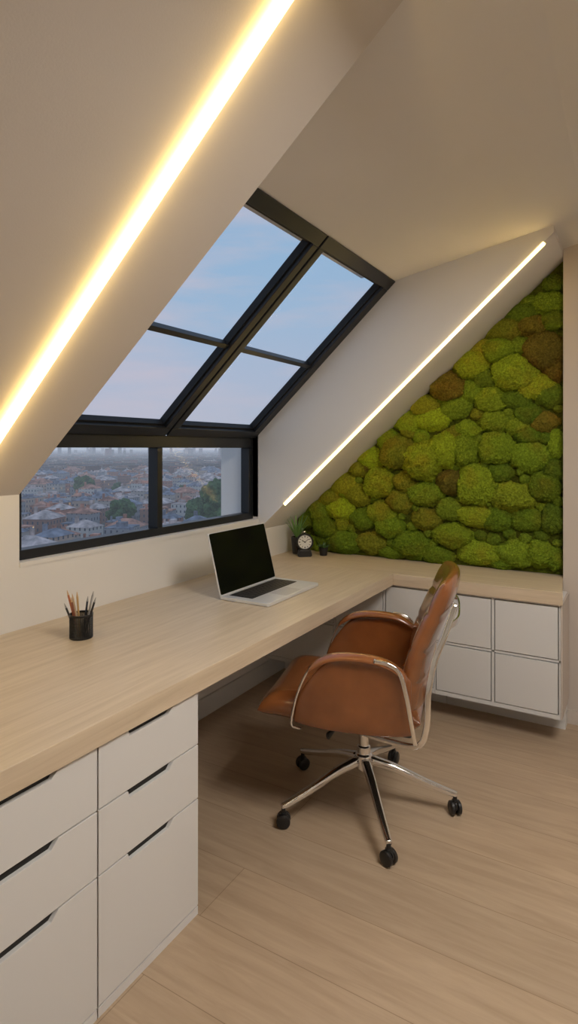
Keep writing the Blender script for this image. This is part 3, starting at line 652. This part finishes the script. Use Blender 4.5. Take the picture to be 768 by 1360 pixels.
for ring, (cnt, r0, r1, s0, s1, h0, h1) in enumerate(((110, 190, 430, 8, 13, 6, 11), (190, 430, 880, 9, 19, 6, 11))):
    for k in range(cnt):
        w = rnd.uniform(s0, s1); l = w*rnd.uniform(.8, 1.5)
        q = try_place(r0, r1, (w+l)/2, (27, 62), .72)
        if not q: continue
        h = rnd.uniform(h0, h1); col, cn = rnd.choice(PAL); kind = rnd.choice(('flat', 'hip', 'hip')); x_ = rnd.random(); rm = M['croof'] if x_ < .35 else (M['croofp'] if x_ < .68 else M['croofr'])
        rz = .35+rnd.choice((0, PI/2))+rnd.uniform(-.15, .15)
        kn = 'flat' if kind == 'flat' else 'hipped'
        if ring == 0:
            r = thing('city_building', f'{cn} city building with {kn} roof seen below through the low window', 'building', (q[0], q[1], GZ), rz, f'nearer {cn} buildings with {kn} roofs')
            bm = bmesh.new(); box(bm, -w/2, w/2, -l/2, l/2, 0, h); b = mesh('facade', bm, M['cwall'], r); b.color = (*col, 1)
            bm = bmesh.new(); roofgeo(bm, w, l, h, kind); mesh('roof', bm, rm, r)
        else:
            bm = bmesh.new(); box(bm, -w/2, w/2, -l/2, l/2, 0, h); n = len(bm.faces); roofgeo(bm, w, l, h, kind); bm.faces.ensure_lookup_table()
            for i in range(n, len(bm.faces)): bm.faces[i].material_index = 1
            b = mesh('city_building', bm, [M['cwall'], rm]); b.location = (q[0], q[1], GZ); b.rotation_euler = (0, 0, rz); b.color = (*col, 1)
            tag(b, f'distant {cn} building with {kn} roof in the far city', 'building', f'distant {cn} buildings with {kn} roofs')
bm = bmesh.new(); cl = bm.loops.layers.color.new('Col')
RC = [(.54, .28, .21), (.58, .46, .42), (.28, .29, .33), (.22, .24, .29), (.46, .37, .34), (.10, .15, .08)]
def sbuild(x, y, w, l, h):
    n = len(bm.faces); box(bm, x-w/2, x+w/2, y-l/2, y+l/2, GZ, GZ+h); bm.faces.ensure_lookup_table(); col = rnd.choice(PAL)[0]; j = rnd.uniform(.3, 1.3); rc = rnd.choice(RC)
    for i in range(n, len(bm.faces)):
        c_ = rc if i == n+1 else [v*j for v in col]
        for lo in bm.faces[i].loops: lo[cl] = (c_[0], c_[1], c_[2], 1)
for k in range(6500):
    d = 930+4800*rnd.random()**1.4; a = math.radians(rnd.uniform(15, 80)); x, y = d*math.cos(a), d*math.sin(a); w = rnd.uniform(8, 26); l = rnd.uniform(8, 22); h = rnd.uniform(6, 14)
    if d > 2200 and rnd.random() < .04: h = rnd.uniform(30, 58); w *= .7
    sbuild(x, y, w, l, h)
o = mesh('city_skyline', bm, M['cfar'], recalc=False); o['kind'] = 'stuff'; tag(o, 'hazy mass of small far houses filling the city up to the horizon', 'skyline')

# ---------------------------------------------------------------- sky
w = bpy.data.worlds.new('dusk'); bpy.context.scene.world = w; w.use_nodes = True; t = w.node_tree; L = t.links.new
bg = t.nodes['Background']; tc = t.nodes.new('ShaderNodeTexCoord'); sp = t.nodes.new('ShaderNodeSeparateXYZ'); L(tc.outputs['Generated'], sp.inputs[0])
r = t.nodes.new('ShaderNodeValToRGB'); cr = r.color_ramp; cr.elements[0].position = 0; cr.elements[0].color = (.44, .50, .60, 1); cr.elements[1].position = 1; cr.elements[1].color = (.14, .28, .48, 1)
for p, c in ((.05, (.45, .50, .62)), (.12, (.41, .49, .64)), (.22, (.34, .48, .66)), (.42, (.26, .45, .67))): e = cr.elements.new(p); e.color = (*c, 1)
L(sp.outputs[2], r.inputs['Fac'])
mp = t.nodes.new('ShaderNodeMapping'); mp.inputs['Scale'].default_value = (1.6, 1.6, 8); L(tc.outputs['Generated'], mp.inputs['Vector'])
n = t.nodes.new('ShaderNodeTexNoise'); n.inputs['Scale'].default_value = 2.0; n.inputs['Detail'].default_value = 6; n.inputs['Roughness'].default_value = .55; L(mp.outputs[0], n.inputs['Vector'])
cm = t.nodes.new('ShaderNodeValToRGB'); cm.color_ramp.elements[0].position = .42; cm.color_ramp.elements[1].position = .70; cm.color_ramp.elements[0].color = (0, 0, 0, 1); cm.color_ramp.elements[1].color = (.75, .75, .75, 1); L(n.outputs['Fac'], cm.inputs['Fac'])
mx = t.nodes.new('ShaderNodeMix'); mx.data_type = 'RGBA'; L(cm.outputs['Color'], mx.inputs[0]); L(r.outputs['Color'], mx.inputs[6]); mx.inputs[7].default_value = (.57, .52, .60, 1)
L(mx.outputs[2], bg.inputs['Color']); bg.inputs['Strength'].default_value = 1.0

# ---------------------------------------------------------------- added room light
def area(name, loc, rot, size, power, col, sy=None):
    l = bpy.data.lights.new(name, 'AREA'); l.size = size; l.energy = power; l.color = col
    if sy: l.shape = 'RECTANGLE'; l.size_y = sy
    o = bpy.data.objects.new(name, l); C.objects.link(o); o.location = loc; o.rotation_euler = rot; return o
area('unseen_room_fill', (1.35, -.45, 2.42), (0, 0, 0), .8, 45, (1, .93, .84))  # unseen area light added overhead as the main room fill, no fixture modelled

# ---------------------------------------------------------------- camera
cam = bpy.data.cameras.new('camera'); co = bpy.data.objects.new('camera', cam); C.objects.link(co)
co.location = (0, 0, H); co.rotation_euler = (PI/2, 0, math.radians(30.6-90))
cam.sensor_fit = 'AUTO'; cam.sensor_width = 36; cam.lens = 36*F/1360; cam.shift_y = -84/1360; cam.clip_start = .02; cam.clip_end = 20000
bpy.context.scene.camera = co
bpy.context.scene.view_settings.view_transform = 'Standard'
